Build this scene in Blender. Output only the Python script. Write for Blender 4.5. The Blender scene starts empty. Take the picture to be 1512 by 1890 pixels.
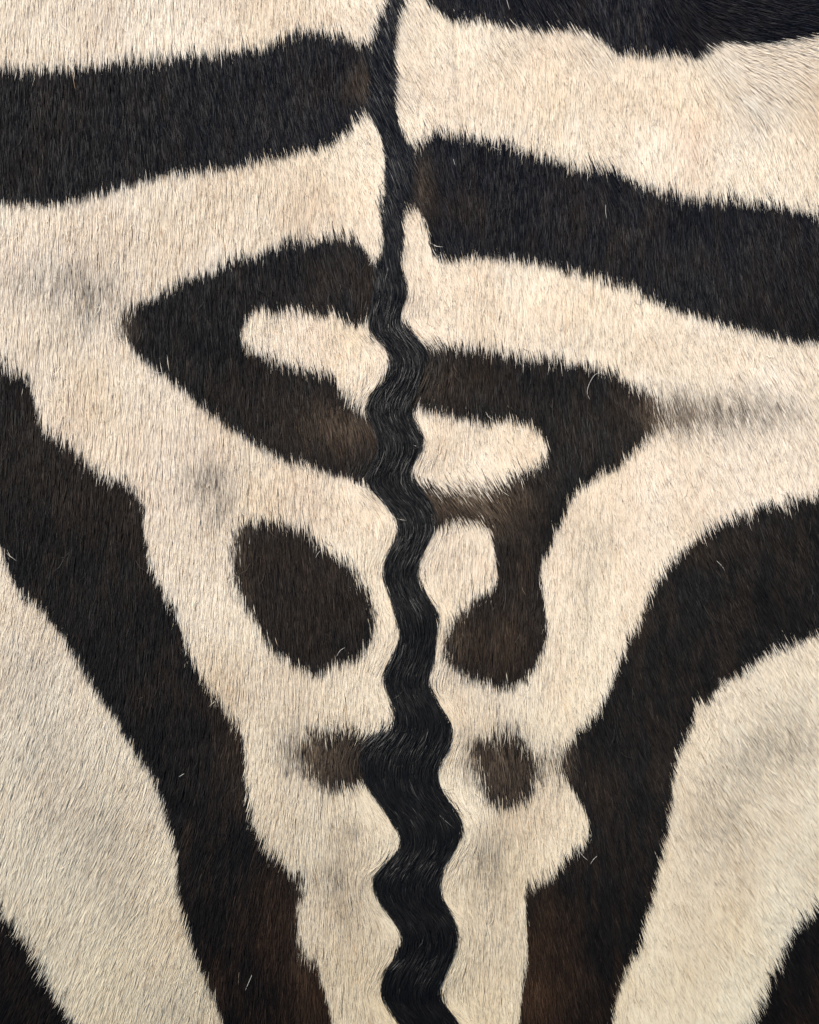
import bpy, math
import numpy as np

scene = bpy.context.scene
rng = np.random.default_rng(7)

# ------------------------------------------------------------------ units
# the hide is mapped in "hair units": 1 unit = 0.3 mm, origin top left, y down
S = 0.0003
CX, CY = 756.0, 945.0
DIST = 0.80                                   # camera height above the hide

# ------------------------------------------------------------------ camera
cam_data = bpy.data.cameras.new("camera")
cam = bpy.data.objects.new("camera", cam_data)
scene.collection.objects.link(cam)
cam.location = (0.0, 0.0, DIST)
cam.rotation_euler = (0.0, 0.0, 0.0)
cam_data.sensor_fit = 'VERTICAL'
cam_data.angle = 2 * math.atan(CY * S / DIST)
cam_data.clip_start = 0.01
cam_data.clip_end = 100.0
scene.camera = cam

# ------------------------------------------------------------------ world + sun
SUN_EL, SUN_AZ = math.radians(47), math.radians(-22)     # azimuth from +Y towards +X
world = bpy.data.worlds.new("World")
scene.world = world
world.use_nodes = True
nt = world.node_tree
sky = nt.nodes.new('ShaderNodeTexSky')
sky.sky_type = 'NISHITA'
sky.sun_disc = False
sky.sun_elevation = SUN_EL
sky.sun_rotation = SUN_AZ
nt.links.new(sky.outputs[0], nt.nodes['Background'].inputs[0])
nt.nodes['Background'].inputs[1].default_value = 0.12
sun_data = bpy.data.lights.new("sun", 'SUN')
sun_data.energy = 3.6
sun_data.angle = math.radians(0.6)
sun_data.color = (1.0, 0.95, 0.88)
sun = bpy.data.objects.new("sun", sun_data)
scene.collection.objects.link(sun)
sun.rotation_euler = (math.pi / 2 - SUN_EL, 0.0, math.pi - SUN_AZ)
sun.location = (0, 0.5, 1.0)
scene.view_settings.view_transform = 'Standard'
scene.view_settings.look = 'None'
scene.view_settings.gamma = 1.0
scene.view_settings.exposure = 0.33

# ------------------------------------------------------------------ outlines of the coat pattern
def P(s):
    v = [float(t) for t in s.replace(';', ' ').replace(',', ' ').split()]
    return np.array(v).reshape(-1, 2)

LEFT_EDGE = P("""725,-140; 722,-60; 713,0; 700,30; 686,60; 680,80; 682,140; 676,200; 685,220; 700,250; 708,282; 708,312; 708,350; 701,378; 703,410;
706,445; 698,470; 692,487; 690,520; 684,560; 678,585; 678,618; 690,620; 705,635; 720,658; 721,678; 708,703; 687,723; 676,738; 675,758; 684,778; 694,800; 698,830;
686,860; 672,880; 684,906; 710,928; 733,961; 733,981; 723,1006; 708,1031; 705,1056; 713,1086; 723,1113; 728,1138; 740,1171; 733,1191; 721,1216; 706,1236;
706,1259; 715,1284; 728,1311; 727,1329; 716,1347; 690,1362; 672,1377; 665,1399; 668,1421; 678,1456; 700,1484; 718,1510; 738,1537; 741,1557; 728,1577; 708,1597; 690,1612;
687,1637; 700,1667; 720,1692; 736,1712; 741,1737; 733,1762; 713,1784; 703,1807; 699,1837; 715,1858; 735,1887; 745,1910; 735,1960; 720,2060""")
RIGHT_EDGE = P("""770,-140; 765,-60; 753,0; 738,30; 732,65; 727,100; 733,135; 732,170; 731,210; 742,240; 758,270; 764,300; 762,335; 757,365; 750,393; 745,415; 748,453; 739,478;
743,503; 753,528; 750,548; 741,570; 739,590; 750,603; 768,622; 784,640; 785,665; 776,700; 764,730; 756,756; 766,778; 779,801; 782,821; 776,836; 762,856; 757,873;
769,893; 788,915; 802,940; 803,962; 803,978; 793,993; 783,1013; 773,1036; 768,1056; 778,1080; 791,1106; 806,1126; 811,1145; 808,1164; 803,1190; 803,1209; 797,1234; 788,1255; 791,1270;
802,1286; 818,1314; 833,1341; 835,1364; 826,1386; 811,1408; 806,1431; 813,1456; 828,1479; 848,1504; 853,1524; 852,1542; 842,1562; 828,1582; 816,1610; 808,1637; 812,1662;
828,1682; 842,1704; 846,1730; 841,1752; 832,1777; 820,1802; 807,1825; 809,1847; 828,1870; 848,1889; 862,1920; 855,1970; 840,2060""")
DORSAL = np.vstack([LEFT_EDGE, RIGHT_EDGE[::-1]])

DARK = [
 ('dark_stripe', """-160,122; 0,125; 60,130; 125,126; 190,118; 250,110; 300,105; 378,100; 430,95; 480,87; 528,69; 552,54; 600,60; 640,67; 660,78; 672,82; 715,70; 715,215;
   685,222; 673,209; 657,227; 640,250; 614,269; 583,284; 550,280; 515,294; 477,299; 440,308; 398,318; 378,318; 310,323; 250,341; 197,359; 150,370; 125,376; 75,381; 0,377; -160,365"""),
 ('dark_stripe', """722,480; 693,487; 674,467; 660,443; 650,434; 628,438; 603,436; 585,443; 568,444; 553,445; 523,443; 511,455; 485,464; 458,475; 428,484; 403,494; 378,502; 350,514; 325,526; 300,540; 275,551;
   250,563; 225,577; 209,594; 220,618; 240,638; 255,658; 280,681; 312,702; 345,728; 370,752; 393,771; 410,787; 440,804; 468,822; 503,842; 533,855; 578,863; 603,875; 640,882; 662,894; 690,908; 722,900"""),
 ('dark_stripe', """-160,520; -60,610; 0,673; 15,678; 32,692; 50,703; 60,728; 66,750; 72,780; 83,799; 100,807; 120,817; 135,829; 147,849; 165,860; 187,876; 212,887; 240,899; 258,916; 265,941; 263,968;
   269,1006; 275,1043; 287,1069; 302,1098; 322,1126; 331,1159; 341,1191; 355,1222; 374,1257; 393,1285; 415,1315; 433,1335; 447,1366; 454,1401; 451,1429; 453,1459; 460,1496; 466,1526; 483,1554; 503,1582;
   528,1604; 551,1617; 566,1624; 561,1643; 550,1668; 548,1699; 553,1737; 562,1768; 582,1778; 592,1806; 600,1837; 608,1862; 614,1890; 622,2060; 450,2060; 425,1960; 410,1889; 393,1845; 375,1807; 360,1768; 347,1732; 331,1682;
   325,1637; 324,1594; 319,1554; 307,1522; 297,1492; 289,1457; 275,1424; 250,1394; 230,1363; 214,1331; 195,1305; 172,1273; 147,1233; 125,1199; 107,1165; 88,1148; 72,1124; 42,1106; 25,1081; 12,1051; 2,1024; -40,940; -160,840"""),
 ('dark_spot', """428,993; 437,975; 462,968; 485,962; 503,958; 533,967; 563,978; 585,1000; 608,1019; 638,1037; 660,1064; 683,1094; 692,1119; 691,1155; 688,1176; 680,1199; 663,1218; 630,1229; 603,1240; 583,1250; 558,1239; 533,1225; 508,1209;
   490,1188; 475,1159; 462,1138; 449,1124; 438,1093; 430,1056; 426,1026"""),
 ('dark_spot', """556,1362; 578,1350; 603,1347; 628,1347; 653,1349; 678,1355; 703,1352; 725,1352; 740,1400; 700,1470; 670,1449; 648,1457; 628,1463; 603,1459; 583,1448; 563,1430; 549,1407; 550,1380"""),
 ('dark_stripe', """-160,1500; -60,1610; 0,1686; 15,1699; 30,1719; 45,1738; 60,1763; 77,1792; 88,1820; 104,1843; 120,1863; 134,1888; 160,1940; 200,2060; -160,2060"""),
 ('dark_stripe', """772,-160; 776,-20; 784,0; 801,15; 823,32; 851,45; 870,40; 896,45; 921,50; 951,51; 976,57; 1006,60; 1031,55; 1068,58; 1106,70; 1124,90; 1136,100; 1159,103; 1209,107; 1246,102; 1274,106; 1294,110; 1310,100; 1320,86; 1346,82;
   1384,82; 1421,82; 1459,78; 1491,70; 1512,67; 1680,40; 1680,-160"""),
 ('dark_stripe', """735,262; 757,266; 776,268; 790,252; 803,244; 826,246; 856,248; 876,256; 906,262; 936,268; 968,280; 993,287; 1018,291; 1043,304; 1081,310; 1111,306; 1134,314; 1159,329; 1184,338; 1221,350; 1259,362; 1296,369; 1359,370; 1409,375;
   1450,382; 1484,391; 1512,397; 1680,420; 1680,622; 1512,631; 1484,634; 1446,630; 1409,622; 1371,610; 1334,604; 1304,593; 1271,584; 1234,573; 1212,560; 1189,552; 1172,534; 1134,531; 1106,519; 1081,511; 1043,502; 1018,497; 981,487;
   943,481; 906,478; 868,478; 843,483; 815,488; 800,474; 790,450; 791,428; 781,404; 768,385; 745,392"""),
 ('dark_stripe', """745,634; 786,640; 818,640; 856,642; 896,645; 931,653; 968,660; 1006,664; 1031,666; 1056,672; 1093,678; 1118,685; 1134,692; 1159,709; 1184,720; 1204,730; 1222,745; 1228,775; 1218,795; 1206,807; 1184,823; 1161,842; 1144,864; 1130,872;
   1108,876; 1091,893; 1063,912; 1051,936; 1038,963; 1023,988; 1016,1019; 1002,1033; 997,1051; 998,1081; 1005,1113; 1010,1154; 1008,1179; 998,1214; 981,1246; 963,1263; 943,1274; 918,1278; 896,1267; 871,1260; 848,1248; 825,1230; 815,1206;
   819,1178; 832,1152; 843,1136; 856,1126; 866,1112; 891,1098; 908,1084; 916,1070; 916,1045; 911,1006; 903,981; 891,969; 868,968; 831,975; 806,978; 770,985"""),
 ('dark_spot', """863,1379; 889,1362; 911,1356; 931,1355; 956,1358; 973,1372; 984,1391; 996,1409; 992,1429; 991,1451; 983,1472; 963,1485; 944,1496; 918,1496; 898,1483; 888,1454; 878,1429; 867,1404"""),
 ('dark_stripe', """1680,870; 1512,914; 1484,922; 1454,928; 1434,934; 1406,930; 1384,946; 1346,961; 1311,974; 1289,995; 1264,1016; 1241,1038; 1221,1060; 1206,1092; 1192,1113; 1184,1144; 1176,1164; 1158,1174; 1152,1204; 1142,1229; 1132,1252; 1120,1284;
   1100,1319; 1075,1341; 1060,1364; 1038,1381; 1022,1402; 1029,1426; 1046,1446; 1061,1466; 1076,1491; 1083,1509; 1090,1527; 1086,1546; 1073,1562; 1053,1573; 1038,1593; 1018,1615; 993,1629; 969,1644; 971,1687; 973,1724; 973,1762; 974,1785; 965,1804;
   963,1837; 961,1862; 957,1890; 950,2060; 1095,2060; 1118,1960; 1132,1890; 1139,1850; 1151,1812; 1164,1782; 1180,1757; 1189,1727; 1192,1694; 1205,1672; 1211,1637; 1215,1604; 1225,1577; 1231,1544; 1235,1515; 1241,1484; 1242,1446; 1248,1416;
   1257,1384; 1272,1359; 1284,1331; 1280,1309; 1282,1297; 1296,1300; 1306,1305; 1318,1284; 1339,1261; 1371,1241; 1396,1226; 1421,1209; 1446,1199; 1476,1191; 1488,1180; 1512,1174; 1680,1130"""),
 ('dark_stripe', """1680,1540; 1560,1630; 1512,1669; 1496,1683; 1479,1702; 1462,1724; 1450,1748; 1441,1774; 1429,1791; 1421,1814; 1413,1849; 1399,1869; 1384,1885; 1360,1925; 1300,2060; 1680,2060"""),
]
POCKETS = [
 """440,622; 452,598; 465,580; 483,575; 503,583; 520,580; 538,573; 553,577; 578,586; 603,584; 615,575; 628,593; 653,602; 670,600; 682,585; 730,640; 730,720; 690,782; 675,768; 660,753; 643,736; 628,718; 617,697; 598,687; 565,683; 528,674; 503,663; 478,654; 454,640""",
 """745,752; 772,757; 793,763; 818,769; 851,778; 881,780; 896,785; 931,777; 956,783; 986,792; 1004,811; 1013,833; 1007,850; 981,862; 961,874; 931,889; 906,902; 868,909; 831,903; 801,901; 778,893; 745,880"""]

STEP = 2.0
X0, Y0, X1, Y1 = -130.0, -130.0, 1642.0, 2020.0
gx = np.arange(X0, X1 + STEP, STEP); gy = np.arange(Y0, Y1 + STEP, STEP)
GXm, GYm = np.meshgrid(gx, gy)

def inside(poly):
    m = np.zeros(GXm.shape, bool)
    n = len(poly)
    for i in range(n):
        xa, ya = poly[i]; xb, yb = poly[(i + 1) % n]
        if ya == yb: continue
        r0 = np.searchsorted(gy, min(ya, yb)); r1 = np.searchsorted(gy, max(ya, yb))
        if r1 <= r0: continue
        xs = xa + (gy[r0:r1] - ya) * (xb - xa) / (yb - ya)
        m[r0:r1] ^= gx[None, :] > xs[:, None]
    return m

label = np.zeros(GXm.shape, np.int16)              # 0 = pale
names = {}
for k, (nm, s) in enumerate(DARK, 1):
    label[inside(P(s))] = k
    names[k] = nm
for s in POCKETS:
    label[inside(P(s))] = 0
DORS = len(DARK) + 1
label[inside(DORSAL)] = DORS
names[DORS] = 'dorsal_stripe'
# split the pale coat into its separate bands (region growing on a coarse grid)
C4 = 4
co = label[::C4, ::C4] == 0
comp = np.where(co, np.arange(co.size).reshape(co.shape) + 1, 0)
for it in range(1500):
    n = comp.copy()
    n[1:] = np.maximum(n[1:], comp[:-1]); n[:-1] = np.maximum(n[:-1], comp[1:])
    n[:, 1:] = np.maximum(n[:, 1:], comp[:, :-1]); n[:, :-1] = np.maximum(n[:, :-1], comp[:, 1:])
    n[~co] = 0
    if (n == comp).all(): break
    comp = n
ids, cnt = np.unique(comp[comp > 0], return_counts=True)
big = ids[cnt > 60]
full = np.repeat(np.repeat(comp, C4, 0), C4, 1)[:label.shape[0], :label.shape[1]]
for j, i in enumerate(big):
    k = 100 + j
    label[(label == 0) & (full == i)] = k
    names[k] = 'pale_patch' if cnt[list(ids).index(i)] < 900 else 'pale_stripe'
for it in range(6):                                # left-over border cells take a neighbour's label
    z = label == 0
    for ax, sh in ((0, 1), (0, -1), (1, 1), (1, -1)):
        r = np.roll(label, sh, ax)
        t = z & (r >= 100)
        label[t] = r[t]
        z = label == 0
label[label == 0] = 100

# ------------------------------------------------------------------ helpers on grids
def bil(g, x, y, x0, y0, st):
    fx = np.clip((x - x0) / st, 0, g.shape[1] - 1.001); fy = np.clip((y - y0) / st, 0, g.shape[0] - 1.001)
    ix = fx.astype(np.int32); iy = fy.astype(np.int32); fx = fx - ix; fy = fy - iy
    return (g[iy, ix] * (1 - fx) * (1 - fy) + g[iy, ix + 1] * fx * (1 - fy) + g[iy + 1, ix] * (1 - fx) * fy + g[iy + 1, ix + 1] * fx * fy)

def noise(x, y, sx, sy, seed):
    r = np.random.default_rng(seed)
    g = r.standard_normal((int(2400 / sy) + 6, int(2100 / sx) + 6))
    fx = (x + 160) / sx; fy = (y + 160) / sy
    fx = np.clip(fx, 0, g.shape[1] - 2.001); fy = np.clip(fy, 0, g.shape[0] - 2.001)
    ix = fx.astype(np.int32); iy = fy.astype(np.int32); fx = fx - ix; fy = fy - iy
    fx = fx * fx * (3 - 2 * fx); fy = fy * fy * (3 - 2 * fy)
    return (g[iy, ix] * (1 - fx) * (1 - fy) + g[iy, ix + 1] * fx * (1 - fy) + g[iy + 1, ix] * (1 - fx) * fy + g[iy + 1, ix + 1] * fx * fy)

def blob(x, y, cx, cy, rx, ry):
    return np.exp(-(((x - cx) / rx) ** 2 + ((y - cy) / ry) ** 2))

# ------------------------------------------------------------------ lie of the hair: x, y, degrees (tip towards +x positive, 0 = straight down)
FLOW = """50 40 0; 200 40 0; 380 40 4; 500 40 6; 600 40 12; 680 50 25; 725 40 24; 780 50 27; 820 60 20; 862 60 6; 900 100 35; 950 110 32; 1000 150 10; 1040 150 2; 1095 85 50; 1070 40 30; 1110 30 5; 1150 20 0; 1155 70 2; 1200 70 12; 1220 30 25;
1260 60 45; 1270 95 15; 1330 40 72; 1420 50 78; 1490 40 82; 1320 70 70; 1400 90 78; 1470 110 74; 1330 105 38; 1345 150 42; 1385 200 40; 1400 150 70; 1450 160 60; 1490 180 30; 1300 140 18; 1300 200 14; 1380 250 16; 1450 260 14; 1200 150 6; 1200 220 4; 1200 300 6; 1400 340 14;
50 150 1; 200 150 3; 330 140 14; 450 150 11; 550 120 10; 615 130 -8; 640 150 5; 690 150 38; 720 150 30; 780 150 25; 820 160 16; 855 150 1; 900 170 6; 1000 220 2; 1045 220 -3; 1065 270 5; 1100 250 22; 1120 310 42; 1160 350 22;
50 260 3; 200 260 4; 400 250 10; 500 240 13; 600 250 18; 680 260 26; 720 260 26; 760 240 18; 820 290 10; 950 300 3; 760 340 22; 785 365 28; 820 360 18; 900 360 4; 1000 350 1; 1080 350 10; 1150 420 4; 1300 420 5; 1480 450 14; 1050 320 2;
50 450 1; 200 450 1; 400 420 2; 550 430 4; 620 450 15; 690 430 18; 720 440 16; 760 450 10; 800 440 24; 850 430 8; 950 430 1; 1100 450 2; 1250 480 5; 1400 500 13; 1500 560 18;
100 560 0; 300 560 2; 450 540 5; 600 530 17; 680 520 22; 790 530 10; 820 510 32; 850 560 12; 900 560 -1; 940 540 8; 990 520 20; 1030 570 8; 1100 560 7; 1250 600 12; 1400 600 18; 1490 640 20;
50 680 3; 250 660 3; 400 650 3; 550 620 13; 620 640 18; 800 640 25; 850 640 0; 950 650 5; 1000 610 22; 1100 640 8; 1200 650 15; 1330 660 20; 1400 660 24; 1425 710 42; 1470 700 24; 650 720 0;
50 790 -4; 200 790 -2; 400 770 3; 500 780 6; 600 800 12; 650 810 30; 670 850 0; 820 720 -3; 820 790 3; 850 830 -3; 900 810 12; 960 820 28; 905 870 33; 860 880 28; 980 850 25; 820 890 38; 850 930 58; 900 930 52; 930 960 30; 1000 780 3; 1000 900 6; 1100 790 4; 1200 800 14; 1350 770 22; 1450 780 22;
50 900 -3; 200 900 -3; 400 900 1; 480 900 4; 580 900 8; 650 930 20; 840 985 15; 850 1030 0; 880 1080 2; 930 1010 5; 1050 950 8; 1150 900 14; 1300 900 20; 1450 880 16;
50 1060 -6; 200 1050 -3; 340 1050 -3; 450 1050 4; 550 1060 6; 640 1080 15; 950 1100 1; 1100 1050 10; 1250 1080 20; 1400 1080 22; 1490 1060 20;
50 1200 -14; 120 1180 -10; 300 1200 -5; 400 1200 -2; 500 1190 6; 600 1200 4; 660 1200 0; 880 1200 0; 950 1200 2; 1100 1200 12; 1250 1200 19; 1400 1200 28; 1500 1200 28;
50 1350 -20; 150 1330 -15; 300 1350 -6; 400 1350 -6; 500 1340 -1; 600 1350 0; 640 1400 2; 880 1350 2; 930 1400 5; 1030 1350 15; 1150 1350 16; 1250 1350 20; 1400 1340 31; 1490 1340 32;
50 1480 -18; 150 1490 -26; 250 1500 -30; 340 1500 -12; 450 1450 -10; 490 1540 -14; 560 1520 -3; 640 1540 14; 620 1600 8; 900 1500 3; 1000 1500 9; 1100 1500 13; 1250 1500 25; 1400 1480 33; 1490 1500 33;
50 1600 -15; 150 1600 -25; 250 1600 -28; 340 1600 -15; 400 1600 -24; 470 1600 -20; 540 1640 -8; 640 1680 14; 600 1700 3; 890 1600 2; 960 1580 12; 1050 1620 16; 1150 1600 13; 1250 1600 26; 1400 1600 30; 1490 1600 32;
50 1720 -22; 200 1700 -25; 300 1700 -20; 400 1700 -12; 480 1700 -6; 880 1720 2; 930 1720 6; 1000 1720 17; 1100 1720 15; 1200 1720 21; 1300 1720 28; 1450 1720 25;
50 1860 -28; 200 1850 -20; 320 1850 -16; 450 1860 -3; 560 1840 0; 640 1850 3; 880 1850 18; 930 1850 0; 1050 1850 12; 1200 1850 20; 1350 1850 26; 1480 1850 28"""
F = np.array([[float(a) for a in t.split()] for t in FLOW.replace('\n', ' ').split(';')])
FS = 8.0
fgx = np.arange(X0, X1 + FS, FS); fgy = np.arange(Y0, Y1 + FS, FS)
FXm, FYm = np.meshgrid(fgx, fgy)
num = np.zeros(FXm.shape); den = np.zeros(FXm.shape)
d2 = ((F[:, None, :2] - F[None, :, :2]) ** 2).sum(2); np.fill_diagonal(d2, 1e9)
sig = np.clip(np.sqrt(np.sort(d2, 1)[:, 1]) * 0.62, 20, 70)
for (fx, fy, a), sg in zip(F, sig):
    r2 = (FXm - fx) ** 2 + (FYm - fy) ** 2
    w = np.exp(-r2 / (2 * sg * sg)) + 2e-3 / (1 + r2 / 1e4) ** 2
    num += w * a; den += w
theta = num / den
# the dorsal crest waves: near it the hair follows the crest line
cyv = np.arange(-140, 2060, 4.0)
lx = np.interp(cyv, LEFT_EDGE[:, 1], LEFT_EDGE[:, 0]); rx = np.interp(cyv, RIGHT_EDGE[:, 1], RIGHT_EDGE[:, 0])
ker = np.exp(-np.linspace(-2, 2, 9) ** 2); ker /= ker.sum()
def smooth(v, k=ker):
    return np.convolve(np.pad(v, len(k) // 2, mode='edge'), k, mode='valid')
lx = smooth(lx); rx = smooth(rx)
mid = (lx + rx) / 2
aL, aR, aM = (np.degrees(np.arctan(np.gradient(smooth(v), 4.0) * 1.05)) for v in (lx, rx, mid))
yy = FYm
cL = np.interp(yy, cyv, lx); cR = np.interp(yy, cyv, rx)
tt = (FXm - cL) / (cR - cL)
sl = np.where(tt < 0, np.interp(yy, cyv, aL), np.where(tt > 1, np.interp(yy, cyv, aR),
     np.interp(yy, cyv, aL) * (1 - tt) + np.interp(yy, cyv, aR) * tt))
sl = 0.55 * sl + 0.45 * np.interp(yy, cyv, aM)
dist = np.maximum(np.maximum(cL - FXm, FXm - cR), 0)
w = np.exp(-(dist / 42.0) ** 2) * np.interp(yy, [440, 560, 2060], [0.0, 0.95, 0.95])
theta = theta * (1 - w) + np.clip(sl, -58, 58) * w
def flow(x, y):
    return np.radians(bil(theta, x, y, X0, Y0, FS))

# ------------------------------------------------------------------ relief of the hide (metres)
def relief(x, y):
    z = 0.00085 * noise(x, y, 120, 150, 11) + 0.00022 * noise(x, y, 46, 62, 12)
    t = np.clip((y - 1050) / 1000.0, 0, None)
    z = z - 0.038 * t ** 2                                             # the hide falls away at its lower end
    # folds and cowlick ridges of the dried skin
    def ridge(xa, ya, xb, yb, wd, h):
        dx, dy = xb - xa, yb - ya; L2 = dx * dx + dy * dy
        u = np.clip(((x - xa) * dx + (y - ya) * dy) / L2, 0, 1)
        d = np.hypot(x - xa - u * dx, y - ya - u * dy)
        return h * np.exp(-(d / wd) ** 2)
    z = z + ridge(1318, 92, 1400, 205, 18, 0.0012) + ridge(1048, 90, 1056, 290, 22, 0.0013) - ridge(838, 40, 853, 240, 8, 0.0019)
    z = z + ridge(1000, 560, 1010, 620, 18, 0.0009) + ridge(1370, 690, 1450, 730, 20, 0.0010)
    cl = np.interp(y, cyv, mid)
    z = z + 0.0012 * np.exp(-((x - cl) / 62.0) ** 2)                   # the crest stands a little proud
    return z

def world_xy(x, y, z):
    k = (DIST - z) / DIST
    return (x - CX) * S * k, (CY - y) * S * k

# ------------------------------------------------------------------ hair colour: pigment, with sky sheen and ridge highlights painted in
BROWN = [(675, 155, 34, 30, .6), (640, 170, 60, 30, .35), (785, 350, 30, 60, .55), (880, 395, 60, 30, .3), (640, 500, 70, 60, .4), (690, 540, 16, 50, .6), (640, 800, 70, 55, .75), (560, 780, 90, 60, .35),
 (690, 820, 26, 30, .6), (840, 700, 80, 50, .6), (860, 935, 75, 34, 1.15), (930, 930, 50, 60, .6), (960, 1060, 50, 120, .5), (900, 1190, 90, 80, .75), (540, 1010, 90, 60, .4), (440, 1060, 30, 80, .5),
 (560, 1110, 150, 150, .35), (610, 1400, 70, 60, .55), (930, 1420, 70, 80, .55), (150, 900, 160, 120, .4), (280, 1000, 60, 100, .3), (430, 1340, 40, 90, .5), (430, 1450, 60, 90, .3), (520, 1700, 60, 110, .55), (580, 1850, 50, 110, .7), (985, 1840, 30, 110, .45), (400, 1840, 30, 80, .4),
 (1100, 1450, 60, 60, .35), (1010, 1720, 50, 110, .55), (1000, 1850, 60, 70, .5), (1290, 1010, 120, 36, .5), (1180, 1140, 36, 60, .5), (230, 600, 36, 40, .8), (1190, 760, 60, 50, .5), (80, 790, 40, 60, .35), (480, 720, 80, 60, .2)]
GREY = [(135, 530, 78, 44, .26), (55, 522, 60, 36, .18), (175, 545, 50, 50, .15), (150, 590, 60, 24, .12), (385, 885, 50, 40, .32), (398, 940, 34, 44, .26), (1232, 763, 46, 36, .85), (1300, 765, 56, 34, .52), (1375, 766, 60, 34, .32), (1450, 768, 50, 30, .14),
 (1110, 1000, 30, 40, .16), (1080, 1080, 26, 60, .22), (50, 1240, 60, 60, .14), (90, 1400, 70, 60, .16), (190, 1580, 70, 60, .13), (225, 1680, 30, 30, .17), (150, 1500, 90, 40, .10), (640, 1545, 26, 26, .30), (615, 1620, 34, 32, .30), (650, 1670, 40, 40, .22),
 (905, 1600, 26, 52, .34), (1470, 1370, 50, 60, .20), (1400, 1380, 60, 40, .15), (1320, 1530, 70, 60, .16), (1350, 1440, 60, 50, .15), (1180, 640, 60, 40, .06), (540, 1385, 28, 42, .55), (1008, 1412, 22, 26, .6), (862, 1395, 16, 40, .4), (935, 1345, 40, 14, .25)]
TAN = [(1000, 170, 140, 60, .45), (1250, 200, 120, 60, .35), (1480, 240, 80, 90, .35), (560, 360, 160, 50, .45), (300, 420, 200, 50, .35), (120, 440, 120, 50, .2), (620, 640, 100, 60, .35), (790, 130, 50, 110, .25), (1050, 580, 160, 50, .45),
 (1250, 660, 120, 40, .4), (850, 820, 90, 50, .4), (640, 950, 90, 50, .35), (400, 900, 120, 160, .3), (200, 780, 120, 60, .2), (1120, 960, 90, 160, .45), (880, 1040, 60, 50, .2), (680, 1080, 30, 90, .3), (850, 1300, 60, 40, .3), (560, 1280, 120, 50, .2),
 (640, 1580, 80, 120, .45), (900, 1600, 80, 160, .45), (680, 1800, 80, 140, .4), (900, 1820, 80, 120, .45), (250, 1750, 120, 160, .35), (200, 1480, 120, 80, .25), (1300, 1700, 120, 140, .4), (1330, 1500, 90, 70, .3)]
TANMIX = [(868, 920, 76, 22, .50), (905, 965, 26, 40, .2), (672, 165, 26, 26, .14), (612, 790, 44, 34, .12), (660, 790, 24, 24, .18), (225, 598, 18, 26, .45), (560, 1395, 24, 44, .75), (610, 1400, 44, 50, .20), (930, 1420, 56, 66, .20),
 (1212, 765, 26, 34, .35), (782, 350, 16, 50, .14), (440, 1010, 14, 60, .15), (835, 1180, 24, 50, .18), (875, 1400, 18, 50, .28), (1035, 1405, 22, 30, .35), (460, 1130, 10, 60, .1), (560, 1700, 16, 90, .18), (790, 700, 30, 40, .12)]
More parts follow.
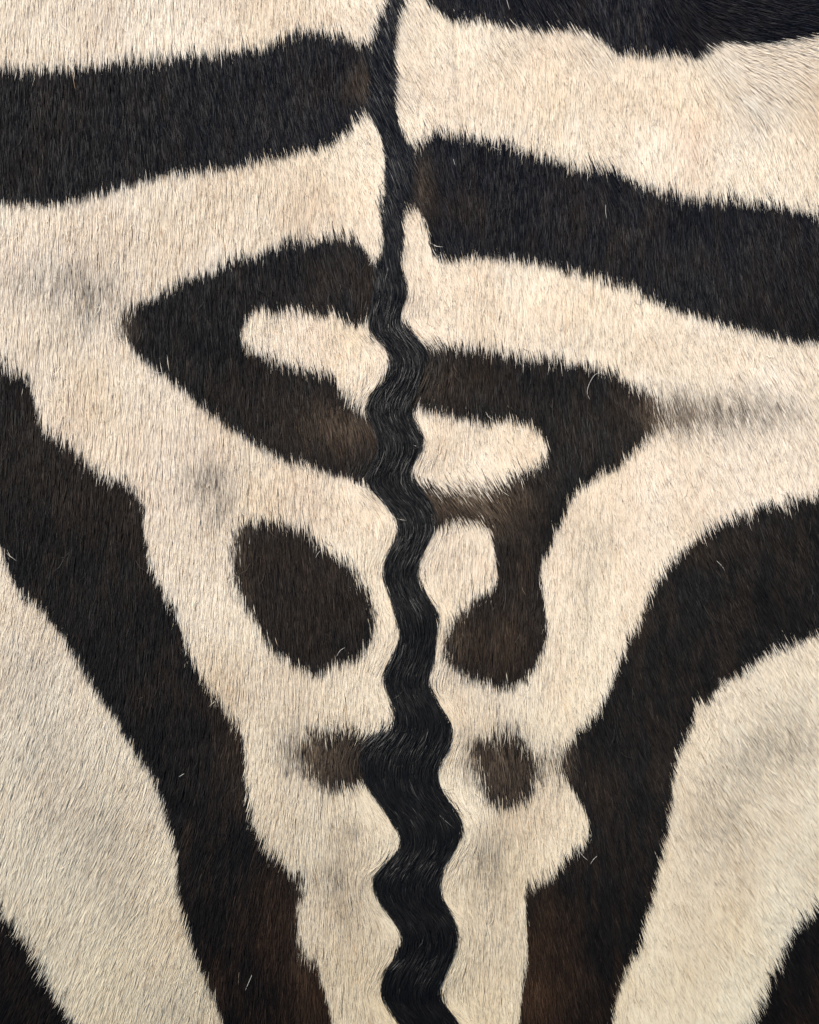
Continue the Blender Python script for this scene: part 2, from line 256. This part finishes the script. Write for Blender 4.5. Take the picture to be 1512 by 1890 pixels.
def pigment(x, y, dark, dors, r1, r2, n):
    """linear RGB for each hair"""
    br = np.zeros(n)
    for (cx, cy, rx_, ry_, a) in BROWN: br += a * blob(x, y, cx, cy, rx_, ry_)
    br = np.clip(br * 0.75 + 0.10 + 0.10 * noise(x, y, 14, 50, 21) + 0.07 * noise(x, y, 60, 90, 22) + 0.10 * r1, 0, 1.2)
    br = np.where(dors, 0.0, br)
    upper = (np.clip((760 - y) / 500, 0, 1) * np.clip((x + 300) / 1200, 0.3, 1))[:, None]  # sky sheen on the upper dark fur, put into the colour as blue-black
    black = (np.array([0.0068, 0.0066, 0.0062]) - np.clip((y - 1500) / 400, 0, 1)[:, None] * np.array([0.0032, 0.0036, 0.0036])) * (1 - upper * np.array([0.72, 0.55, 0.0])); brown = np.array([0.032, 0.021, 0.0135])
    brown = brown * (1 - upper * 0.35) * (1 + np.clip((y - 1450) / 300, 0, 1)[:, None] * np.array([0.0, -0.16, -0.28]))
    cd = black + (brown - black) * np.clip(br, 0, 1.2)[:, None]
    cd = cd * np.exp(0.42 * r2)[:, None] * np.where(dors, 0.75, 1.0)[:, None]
    blond = (np.abs(r1) > 4.3)[:, None]
    cd = np.where(blond & ~dors[:, None], np.array([0.20, 0.155, 0.11]), cd)
    tl = np.zeros(n)
    for (cx, cy, rx_, ry_, a) in TANMIX: tl += a * blob(x, y, cx, cy, rx_, ry_)
    tl = np.clip(tl * 0.8 * (1.0 + 0.9 * r2), 0, 0.9)[:, None]
    cd = np.where(dors[:, None], cd, cd * (1 - tl) + np.array([0.22, 0.16, 0.105]) * tl)
    tn = np.zeros(n)
    for (cx, cy, rx_, ry_, a) in TAN: tn += 0.65 * a * blob(x, y, cx, cy, rx_, ry_)
    # cream coat: tan, rosy and whitish areas; the bright blobs paint light caught on ridges
    tone = np.clip(0.40 + 0.17 * noise(x, y, 80, 110, 31) + 0.07 * noise(x, y, 22, 40, 32) + 0.13 * r1 + 0.5 * blob(x, y, 1345, 125, 26, 30) + 0.5 * blob(x, y, 1390, 190, 24, 24) + 0.4 * blob(x, y, 1055, 255, 22, 50) + 0.3 * blob(x, y, 1420, 700, 40, 26) - tn + 0.30 * np.clip((y - 1050) / 500, 0, 1) * np.clip((np.abs(x - 756) - 380) / 200, 0, 1), -0.3, 1.3)[:, None]
    rosy = np.clip(0.3 + 0.22 * noise(x, y, 90, 110, 33), 0, 1)[:, None]
    white = np.array([0.92, 0.835, 0.695]); tan = np.array([0.775, 0.63, 0.480]); cream = np.array([0.85, 0.725, 0.545])
    base = tan * rosy + cream * (1 - rosy)
    cp = base + (white - base) * tone
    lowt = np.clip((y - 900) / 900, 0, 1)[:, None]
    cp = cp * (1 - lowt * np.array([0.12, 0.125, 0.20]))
    g = np.zeros(n)
    for (cx, cy, rx_, ry_, a) in GREY: g += a * blob(x, y, cx, cy, rx_, ry_)
    g = np.clip(g * (1.0 + 0.30 * noise(x, y, 7, 42, 41)), 0, 1)
    mixg = np.clip((g * 1.15 + 0.42 * r2 * np.sqrt(g + 1e-4)), 0, 0.97)[:, None]
    greyc = np.array([0.150, 0.113, 0.080])
    cp = cp * (1 - mixg) + greyc * mixg
    dk = (np.abs(r2) > 2.15)[:, None]
    cp = np.where(dk, cp * np.array([0.66, 0.56, 0.47]), cp)
    return np.where(dark[:, None], cd, cp)

# ------------------------------------------------------------------ materials
def fur_material(name, rough, spec, glow_through, bump):
    m = bpy.data.materials.new(name); m.use_nodes = True
    t = m.node_tree; b = t.nodes['Principled BSDF']
    a = t.nodes.new('ShaderNodeAttribute'); a.attribute_name = 'pigment'
    tc = t.nodes.new('ShaderNodeTexCoord')
    nz = t.nodes.new('ShaderNodeTexNoise'); nz.inputs['Scale'].default_value = 900.0; nz.inputs['Detail'].default_value = 2.0
    mr = t.nodes.new('ShaderNodeMapRange'); mr.inputs['To Min'].default_value = 1 - bump; mr.inputs['To Max'].default_value = 1 + bump
    mx = t.nodes.new('ShaderNodeVectorMath'); mx.operation = 'SCALE'
    t.links.new(tc.outputs['Object'], nz.inputs['Vector']); t.links.new(nz.outputs['Fac'], mr.inputs['Value'])
    t.links.new(a.outputs['Color'], mx.inputs[0]); t.links.new(mr.outputs[0], mx.inputs['Scale'])
    t.links.new(mx.outputs[0], b.inputs['Base Color'])
    b.inputs['Roughness'].default_value = rough
    b.inputs['Specular IOR Level'].default_value = spec
    if glow_through:                                 # thin pale hairs let light through
        tr = t.nodes.new('ShaderNodeBsdfTranslucent'); ms = t.nodes.new('ShaderNodeMixShader')
        ms.inputs[0].default_value = glow_through
        t.links.new(mx.outputs[0], tr.inputs['Color'])
        t.links.new(b.outputs[0], ms.inputs[1]); t.links.new(tr.outputs[0], ms.inputs[2])
        t.links.new(ms.outputs[0], t.nodes['Material Output'].inputs['Surface'])
    return m
M_PALE = fur_material('cream_hair', 0.6, 0.2, 0.22, 0.06)
M_DARK = fur_material('black_brown_hair', 0.46, 0.09, 0.0, 0.2)
M_CREST = fur_material('crest_hair', 0.38, 0.17, 0.0, 0.2)

def mat_skin():
    m = bpy.data.materials.new('dried_skin'); m.use_nodes = True
    t = m.node_tree; b = t.nodes['Principled BSDF']
    a = t.nodes.new('ShaderNodeAttribute'); a.attribute_name = 'pigment'
    nz = t.nodes.new('ShaderNodeTexNoise'); nz.inputs['Scale'].default_value = 260.0
    mr = t.nodes.new('ShaderNodeMapRange'); mr.inputs['To Min'].default_value = 0.8; mr.inputs['To Max'].default_value = 1.2
    mx = t.nodes.new('ShaderNodeVectorMath'); mx.operation = 'SCALE'
    tc = t.nodes.new('ShaderNodeTexCoord')
    t.links.new(tc.outputs['Object'], nz.inputs['Vector']); t.links.new(nz.outputs['Fac'], mr.inputs['Value'])
    t.links.new(a.outputs['Color'], mx.inputs[0]); t.links.new(mr.outputs[0], mx.inputs['Scale'])
    t.links.new(mx.outputs[0], b.inputs['Base Color'])
    b.inputs['Roughness'].default_value = 0.8
    return m
M_SKIN = mat_skin()

# ------------------------------------------------------------------ the hide: an empty that parents its parts
hide = bpy.data.objects.new('zebra_hide', None)
scene.collection.objects.link(hide)
hide['label'] = 'flat zebra hide, cream and blackish striped fur with a wavy black line down its middle'
hide['category'] = 'animal hide'

def add_color(me, col):
    a = me.color_attributes.new('pigment', 'FLOAT_COLOR', 'POINT')
    c4 = np.ones((len(col), 4), np.float32); c4[:, :3] = col
    a.data.foreach_set('color', c4.ravel())

def skin_mesh():
    st = 12.0
    xs = np.arange(X0, X1 + 1, st); ys = np.arange(Y0, Y1 + 1, st)
    X, Y = np.meshgrid(xs, ys); nx, ny = len(xs), len(ys)
    # uneven cut edge
    ex = np.minimum.reduce([X - X0, X1 - X, Y - Y0, Y1 - Y])
    X = X + np.where(ex < 30, 8 * noise(X.ravel(), Y.ravel(), 60, 60, 51).reshape(X.shape), 0)
    Z = relief(X.ravel(), Y.ravel()).reshape(X.shape)
    wx, wy = world_xy(X, Y, Z)
    top = np.stack([wx, wy, Z], 2).reshape(-1, 3)
    bot = top - np.array([0, 0, 0.0018])
    idx = np.arange(nx * ny).reshape(ny, nx)
    q = np.stack([idx[:-1, :-1], idx[1:, :-1], idx[1:, 1:], idx[:-1, 1:]], 2).reshape(-1, 4)
    qb = q[:, ::-1] + nx * ny
    rim = np.concatenate([idx[0, :], idx[1:, -1], idx[-1, -2::-1], idx[-2:0:-1, 0]])
    r2 = np.roll(rim, -1)
    qs = np.stack([rim, r2, r2 + nx * ny, rim + nx * ny], 1)
    me = bpy.data.meshes.new('skin')
    me.from_pydata(np.vstack([top, bot]).tolist(), [], np.vstack([q, qb, qs]).tolist())
    lab = label[np.clip(((Y.ravel() - Y0) / STEP).astype(int), 0, label.shape[0] - 1), np.clip(((X.ravel() - X0) / STEP).astype(int), 0, label.shape[1] - 1)]
    c = np.where((lab < 100)[:, None], np.array([0.02, 0.017, 0.015]), np.array([0.42, 0.31, 0.22]))
    add_color(me, np.vstack([c, c]))
    me.materials.append(M_SKIN)
    me.shade_smooth()
    o = bpy.data.objects.new('skin', me); scene.collection.objects.link(o); o.parent = hide
skin_mesh()

# ------------------------------------------------------------------ hairs
N = 900000
hx = rng.uniform(X0 + 12, X1 - 12, N); hy = rng.uniform(Y0 + 6, Y1 - 55, N)
crest_d = np.maximum(np.maximum(np.interp(hy, cyv, lx) - hx, hx - np.interp(hy, cyv, rx)), 0)
Lh = rng.normal(38, 6.5, N).clip(18, 62)
Lh *= 1 + 0.10 * noise(hx, hy, 40, 60, 61)
# locks: nearest lock centre on a jittered grid
CW, CH = 6.5, 22.0
jr = np.random.default_rng(5)
ncx, ncy = int((X1 - X0) / CW) + 4, int((Y1 - Y0) / CH) + 4
jx = jr.uniform(0, 1, (ncy, ncx)); jy = jr.uniform(0, 1, (ncy, ncx)); ja = jr.standard_normal((ncy, ncx)); jl = jr.standard_normal((ncy, ncx)); jt = jr.standard_normal((ncy, ncx))
ci = ((hx - X0) / CW).astype(int) + 1; cj = ((hy - Y0) / CH).astype(int) + 1
best = np.full(N, 1e9); lcx = np.zeros(N); lcy = np.zeros(N); la = np.zeros(N); ll = np.zeros(N); lt = np.zeros(N)
for dj in (-1, 0, 1):
    for di in (-1, 0, 1):
        a, b = cj + dj, ci + di
        px = X0 + (b - 1 + jx[a, b]) * CW; py = Y0 + (a - 1 + jy[a, b]) * CH
        d = ((hx - px) / CW) ** 2 + ((hy - py) / CH) ** 2
        m = d < best
        best[m] = d[m]; lcx[m] = px[m]; lcy[m] = py[m]; la[m] = ja[a, b][m]; ll[m] = jl[a, b][m]; lt[m] = jt[a, b][m]
# colour class: where this hair's outer part comes to lie
th0 = flow(hx, hy)
g1 = rng.standard_normal(N)
def label_at(x, y):
    return label[np.clip(((y - Y0) / STEP).astype(int), 0, label.shape[0] - 1), np.clip(((x - X0) / STEP).astype(int), 0, label.shape[1] - 1)]
# dark tips lying over cream fur make a soft even edge, cream tips over dark fur a spiky one
ex_, ey_ = hx + np.sin(th0) * Lh * 0.2, hy + np.cos(th0) * Lh * 0.2
fx_, fy_ = hx + np.sin(th0) * Lh * 1.3, hy + np.cos(th0) * Lh * 1.3
soft_edge = (label_at(ex_, ey_) < 100) & (label_at(fx_, fy_) >= 100)
reach = Lh * (0.73 + np.where(soft_edge, 0.075, 0.15) * g1) + np.where(soft_edge, 0.8, 3.4) * ll
qx = hx + np.sin(th0) * reach * 0.5; qy = hy + np.cos(th0) * reach * 0.5
thq = flow(qx, qy)
qx = qx + np.sin(thq) * reach * 0.5 + 1.2 * la; qy = qy + np.cos(thq) * reach * 0.5
sf = np.zeros(N)                                     # places where dark and pale hairs mingle over a wider band
for (cx, cy, rx_, ry_, a) in [(565, 1400, 50, 60, 1.0), (620, 1350, 60, 20, .6), (620, 1462, 60, 16, .5), (930, 1425, 90, 95, .75), (225, 598, 36, 36, .9), (868, 905, 90, 20, .9), (560, 1100, 170, 180, .30), (900, 1190, 120, 110, .3), (868, 968, 60, 14, .6), (435, 1040, 22, 90, .6), (1020, 1405, 36, 40, .9),
        (1215, 765, 26, 50, 1.2), (0, 680, 40, 30, .7), (672, 205, 24, 24, .6), (830, 1200, 24, 60, .3), (668, 1110, 40, 90, .4), (660, 770, 20, 24, .6), (768, 400, 18, 40, .4), (560, 1700, 26, 110, .4), (480, 960, 60, 20, .4)]:
    sf += a * blob(qx, qy, cx, cy, rx_, ry_)
sf = np.clip(sf + 0.12, 0, 1.2) * 14.0 * np.where(crest_d < 12, 0.0, 1.0)
qx = qx + sf * rng.standard_normal(N) * 0.7; qy = qy + sf * rng.standard_normal(N)
lab = label[np.clip(((qy - Y0) / STEP).astype(int), 0, label.shape[0] - 1), np.clip(((qx - X0) / STEP).astype(int), 0, label.shape[1] - 1)]
dark = lab < 100; dors = lab == DORS
Lh = np.where(dors, Lh * 1.12, Lh)
crest = (crest_d < 46) & (hy > 430)
# lie of each hair
NS = 4                                               # points: 0..NS-1 on the path, last is the tip
seg3 = crest | dors
dev = np.radians(2.6 * g1 + 2.4 * la * np.where(soft_edge, 0.2, 1.0) + rng.standard_normal(N) * 1.8) * np.where(crest_d < 3, 0.8, 1.0)
wild = rng.uniform(0, 1, N) < 0.008
dev = np.where(wild, dev + np.radians(rng.normal(0, 16, N)), dev)
lift = np.clip(rng.normal(0.165, 0.028, N), 0.06, 0.4) * (1 + 0.12 * ll) * np.where(dors, np.interp(hy, [420, 560, 1400, 1700], [0.85, 1.3, 1.5, 1.75]), 1.0) + np.where(wild, 0.08, 0)
fr = [0.0, 1/3, 2/3, 1.0]
pts = [(hx, hy)]
x_, y_ = hx.copy(), hy.copy()
dirs = []
pull = rng.uniform(0.25, 0.75, N) * np.where(soft_edge, 0.15, 1.0)
for k in range(3):
    th = flow(x_, y_) + dev * (0.5 + 0.5 * k)
    dirs.append(th)
    x_ = x_ + np.sin(th) * Lh / 3; y_ = y_ + np.cos(th) * Lh / 3
    # lateral convergence into the lock
    off = (hx - lcx)
    x_ = x_ - off * np.cos(th) * pull * (0.10, 0.32, 0.48)[k]
    y_ = y_ + off * np.sin(th) * pull * (0.10, 0.32, 0.48)[k]
    pts.append((x_.copy(), y_.copy()))
dirs.append(dirs[-1])
zprof = [0.0, 0.42, 0.76, 1.0]
zroot = relief(hx, hy)
width = rng.uniform(0.95, 1.6, N) * np.where(dors, 0.85, 1.0) * np.where(dark, 0.92, 1.0) * np.where(soft_edge, 0.8, 1.0)
roll = rng.uniform(-0.5, 0.5, N) * np.where(dark, 1.2, 1.0)
zs = []
for k, (px, py) in enumerate(pts):
    zk = relief(px, py) + Lh * S * lift * zprof[k] + 0.00015
    zs.append(zk)
r1 = rng.standard_normal(N) * 0.85 + 0.5 * lt; r2 = rng.standard_normal(N)
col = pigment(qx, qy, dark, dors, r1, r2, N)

def build(mask, three):
    """vertices, colours and faces of the hairs in mask: tapered ribbons"""
    use = (0, 1, 2, 3) if three else (0, 2, 3)
    n = int(mask.sum()); vs = []; cs = []
    c0 = col[mask]; isd = dark[mask][:, None]
    for j, k in enumerate(use):
        px, py = pts[k][0][mask], pts[k][1][mask]; z = zs[k][mask]
        wx, wy = world_xy(px, py, z)
        t = fr[k]
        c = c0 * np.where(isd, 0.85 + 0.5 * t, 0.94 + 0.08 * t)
        if k == 3:
            vs.append(np.stack([wx, wy, z], 1)); cs.append(c); continue
        wd = width[mask] * (1.0, 0.95, 0.72)[k] * 0.5 * S
        th = dirs[k][mask]; ro = roll[mask]
        sx = np.cos(th) * np.cos(ro) * wd; sy = np.sin(th) * np.cos(ro) * wd; sz = np.sin(ro) * wd
        vs.append(np.stack([wx - sx, wy - sy, z - sz], 1)); cs.append(c)
        vs.append(np.stack([wx + sx, wy + sy, z + sz], 1)); cs.append(c)
    m = len(vs)
    V = np.stack(vs, 1).reshape(-1, 3); Cc = np.stack(cs, 1).reshape(-1, 3)
    b = (np.arange(n) * m)[:, None]
    quads = [b + np.array([[2*i, 2*i+1, 2*i+3, 2*i+2]]) for i in range(len(use) - 2)]
    tri = b + np.array([[m-3, m-2, m-1]])
    return V, Cc, quads, tri

def hair_object(name, mask, mat):
    Vs, Cs, Q, T = [], [], [], []; base = 0
    for three in (False, True):
        mk = mask & (seg3 if three else ~seg3)
        if not mk.any(): continue
        V, Cc, qd, tr = build(mk, three)
        Vs.append(V); Cs.append(Cc); Q += [q + base for q in qd]; T.append(tr + base); base += len(V)
    V = np.vstack(Vs); Cc = np.vstack(Cs); Qa = np.vstack(Q); Ta = np.vstack(T)
    me = bpy.data.meshes.new(name)
    me.vertices.add(len(V)); me.vertices.foreach_set('co', V.astype(np.float32).ravel())
    me.loops.add(Qa.size + Ta.size)
    me.loops.foreach_set('vertex_index', np.concatenate([Qa.ravel(), Ta.ravel()]).astype(np.int32))
    me.polygons.add(len(Qa) + len(Ta))
    ls = np.concatenate([np.arange(len(Qa)) * 4, Qa.size + np.arange(len(Ta)) * 3]).astype(np.int32)
    me.polygons.foreach_set('loop_start', ls)
    me.update(calc_edges=True)
    add_color(me, Cc)
    me.materials.append(mat)
    me.shade_smooth()
    o = bpy.data.objects.new(name, me); scene.collection.objects.link(o)
    o.parent = hide; o['kind'] = 'stuff'
    return len(Qa) * 2 + len(Ta)

tris = 0
for k in sorted(names):
    mk = lab == k
    if mk.sum() < 20: continue
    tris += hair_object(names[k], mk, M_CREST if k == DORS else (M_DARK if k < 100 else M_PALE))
print('hair triangles', tris, 'parts', {names[k] + str(k): int((lab == k).sum()) for k in names})

# ------------------------------------------------------------------ loose hairs lying on the fur
def loose_material(name, c):
    m = bpy.data.materials.new(name); m.use_nodes = True
    t = m.node_tree; b = t.nodes['Principled BSDF']
    nz = t.nodes.new('ShaderNodeTexNoise'); nz.inputs['Scale'].default_value = 400.0
    cr = t.nodes.new('ShaderNodeValToRGB')
    cr.color_ramp.elements[0].color = (*[v * 0.8 for v in c], 1); cr.color_ramp.elements[1].color = (*[min(1, v * 1.1) for v in c], 1)
    t.links.new(nz.outputs['Fac'], cr.inputs[0]); t.links.new(cr.outputs[0], b.inputs['Base Color'])
    b.inputs['Roughness'].default_value = 0.4
    return m
M_LOOSE = loose_material('loose_pale_hair', (0.55, 0.50, 0.42)); M_RUST = loose_material('loose_rusty_hair', (0.42, 0.24, 0.13))

def loose_hair(label_, path, mat=M_LOOSE, w=0.85, up=0.0022):
    p = P(path); n = 4 * (len(p) - 1) + 1
    # Catmull-Rom through the given points
    q = np.vstack([2 * p[0] - p[1], p, 2 * p[-1] - p[-2]]); out = []
    for i in range(1, len(q) - 2):
        for t in np.linspace(0, 1, 5)[:-1]:
            a, b, c, d = q[i-1], q[i], q[i+1], q[i+2]
            out.append(0.5 * (2*b + (c - a)*t + (2*a - 5*b + 4*c - d)*t*t + (3*b - a - 3*c + d)*t**3))
    out.append(p[-1]); out = np.array(out); n = len(out)
    z = relief(out[:, 0], out[:, 1]) + up + 0.0004 * np.sin(np.linspace(0, 3.1, n))
    wx, wy = world_xy(out[:, 0], out[:, 1], z)
    c3 = np.stack([wx, wy, z], 1); org = c3.mean(0); c3 = c3 - org
    tan = np.gradient(c3, axis=0); tan /= np.linalg.norm(tan, axis=1)[:, None]
    side = np.cross(tan, [0, 0, 1.0]); side /= np.linalg.norm(side, axis=1)[:, None]
    upv = np.cross(side, tan); V = []; Fc = []
    rad = 0.6 * w * S * (0.35 + 0.65 * np.sin(np.linspace(0.35, 2.9, n)))
    for i in range(n):
        for a in range(5):
            an = a * 2 * math.pi / 5
            V.append(tuple(c3[i] + rad[i] * (math.cos(an) * side[i] + math.sin(an) * upv[i])))
    for i in range(n - 1):
        for a in range(5):
            b = (a + 1) % 5
            Fc.append((i*5+a, i*5+b, i*5+5+b, i*5+5+a))
    Fc.append(tuple(range(4, -1, -1))); Fc.append(tuple(range((n-1)*5, n*5)))
    me = bpy.data.meshes.new('loose_hair'); me.from_pydata(V, [], Fc); me.materials.append(mat); me.shade_smooth()
    o = bpy.data.objects.new('loose_hair', me); o.location = org; scene.collection.objects.link(o)
    o['label'] = label_; o['category'] = 'hair'; o['group'] = 'loose hairs lying on the zebra fur'

loose_hair('long pale loose hair curved like a C on the dark fur right of centre', '1109,688; 1098,692; 1088,708; 1084,725; 1089,738')
loose_hair('tiny pale loose hair coiled in a ring below the widest stripe on the right', '1171,540; 1170,552; 1178,561; 1187,556; 1190,550', w=.7)
loose_hair('straight whitish loose hair slanting on the dark stripe near the bottom left', '465,1800; 459,1814; 453,1828', w=.9)
loose_hair('pale loose hair leaning left, left half of a V at the lower right dark stripe', '1070,1572; 1077,1581; 1085,1588', w=.8)
loose_hair('pale loose hair leaning right, right half of a V at the lower right dark stripe', '1102,1580; 1095,1587; 1090,1595', w=.8)
loose_hair('pale loose hair across the lower part of the big oval dark spot', '637,1195; 628,1201; 621,1212', w=.8)
loose_hair('pale loose hair on the upper right edge of the big oval dark spot', '591,1017; 586,1023; 583,1030', w=.8)
loose_hair('rusty loose hair under the top edge of the upper left dark stripe', '134,135; 136,148; 139,166', mat=M_RUST, w=.9)
loose_hair('straight white loose hair hanging at the very top of the upper right dark stripe', '935,-2; 938,9; 941,19', w=.8)
loose_hair('white loose hair on the widest dark stripe, close to the black middle line', '836,290; 838,298; 841,307', w=.8)
loose_hair('white upright loose hair on the wavy middle line beside the left pale pocket', '717,596; 717,604; 717,612', w=.7)
loose_hair('long thin white loose hair in the middle of the widest dark stripe', '1118,378; 1118,391; 1120,404', w=.7)
loose_hair('small white loose hair lying crosswise on the wavy middle line', '762,821; 767,823; 771,824', w=.8)
loose_hair('pale bent loose hair on the big dark stripe on the right edge of the photo', '1323,1035; 1331,1043; 1338,1053', w=.75)
loose_hair('white short loose hair slanting on the left big dark stripe, lower middle', '340,1428; 335,1431; 330,1434', w=.8)
loose_hair('pale loose hair lying crosswise at the top edge of the upper right dark stripe', '909,271; 917,275; 925,278', w=.7)
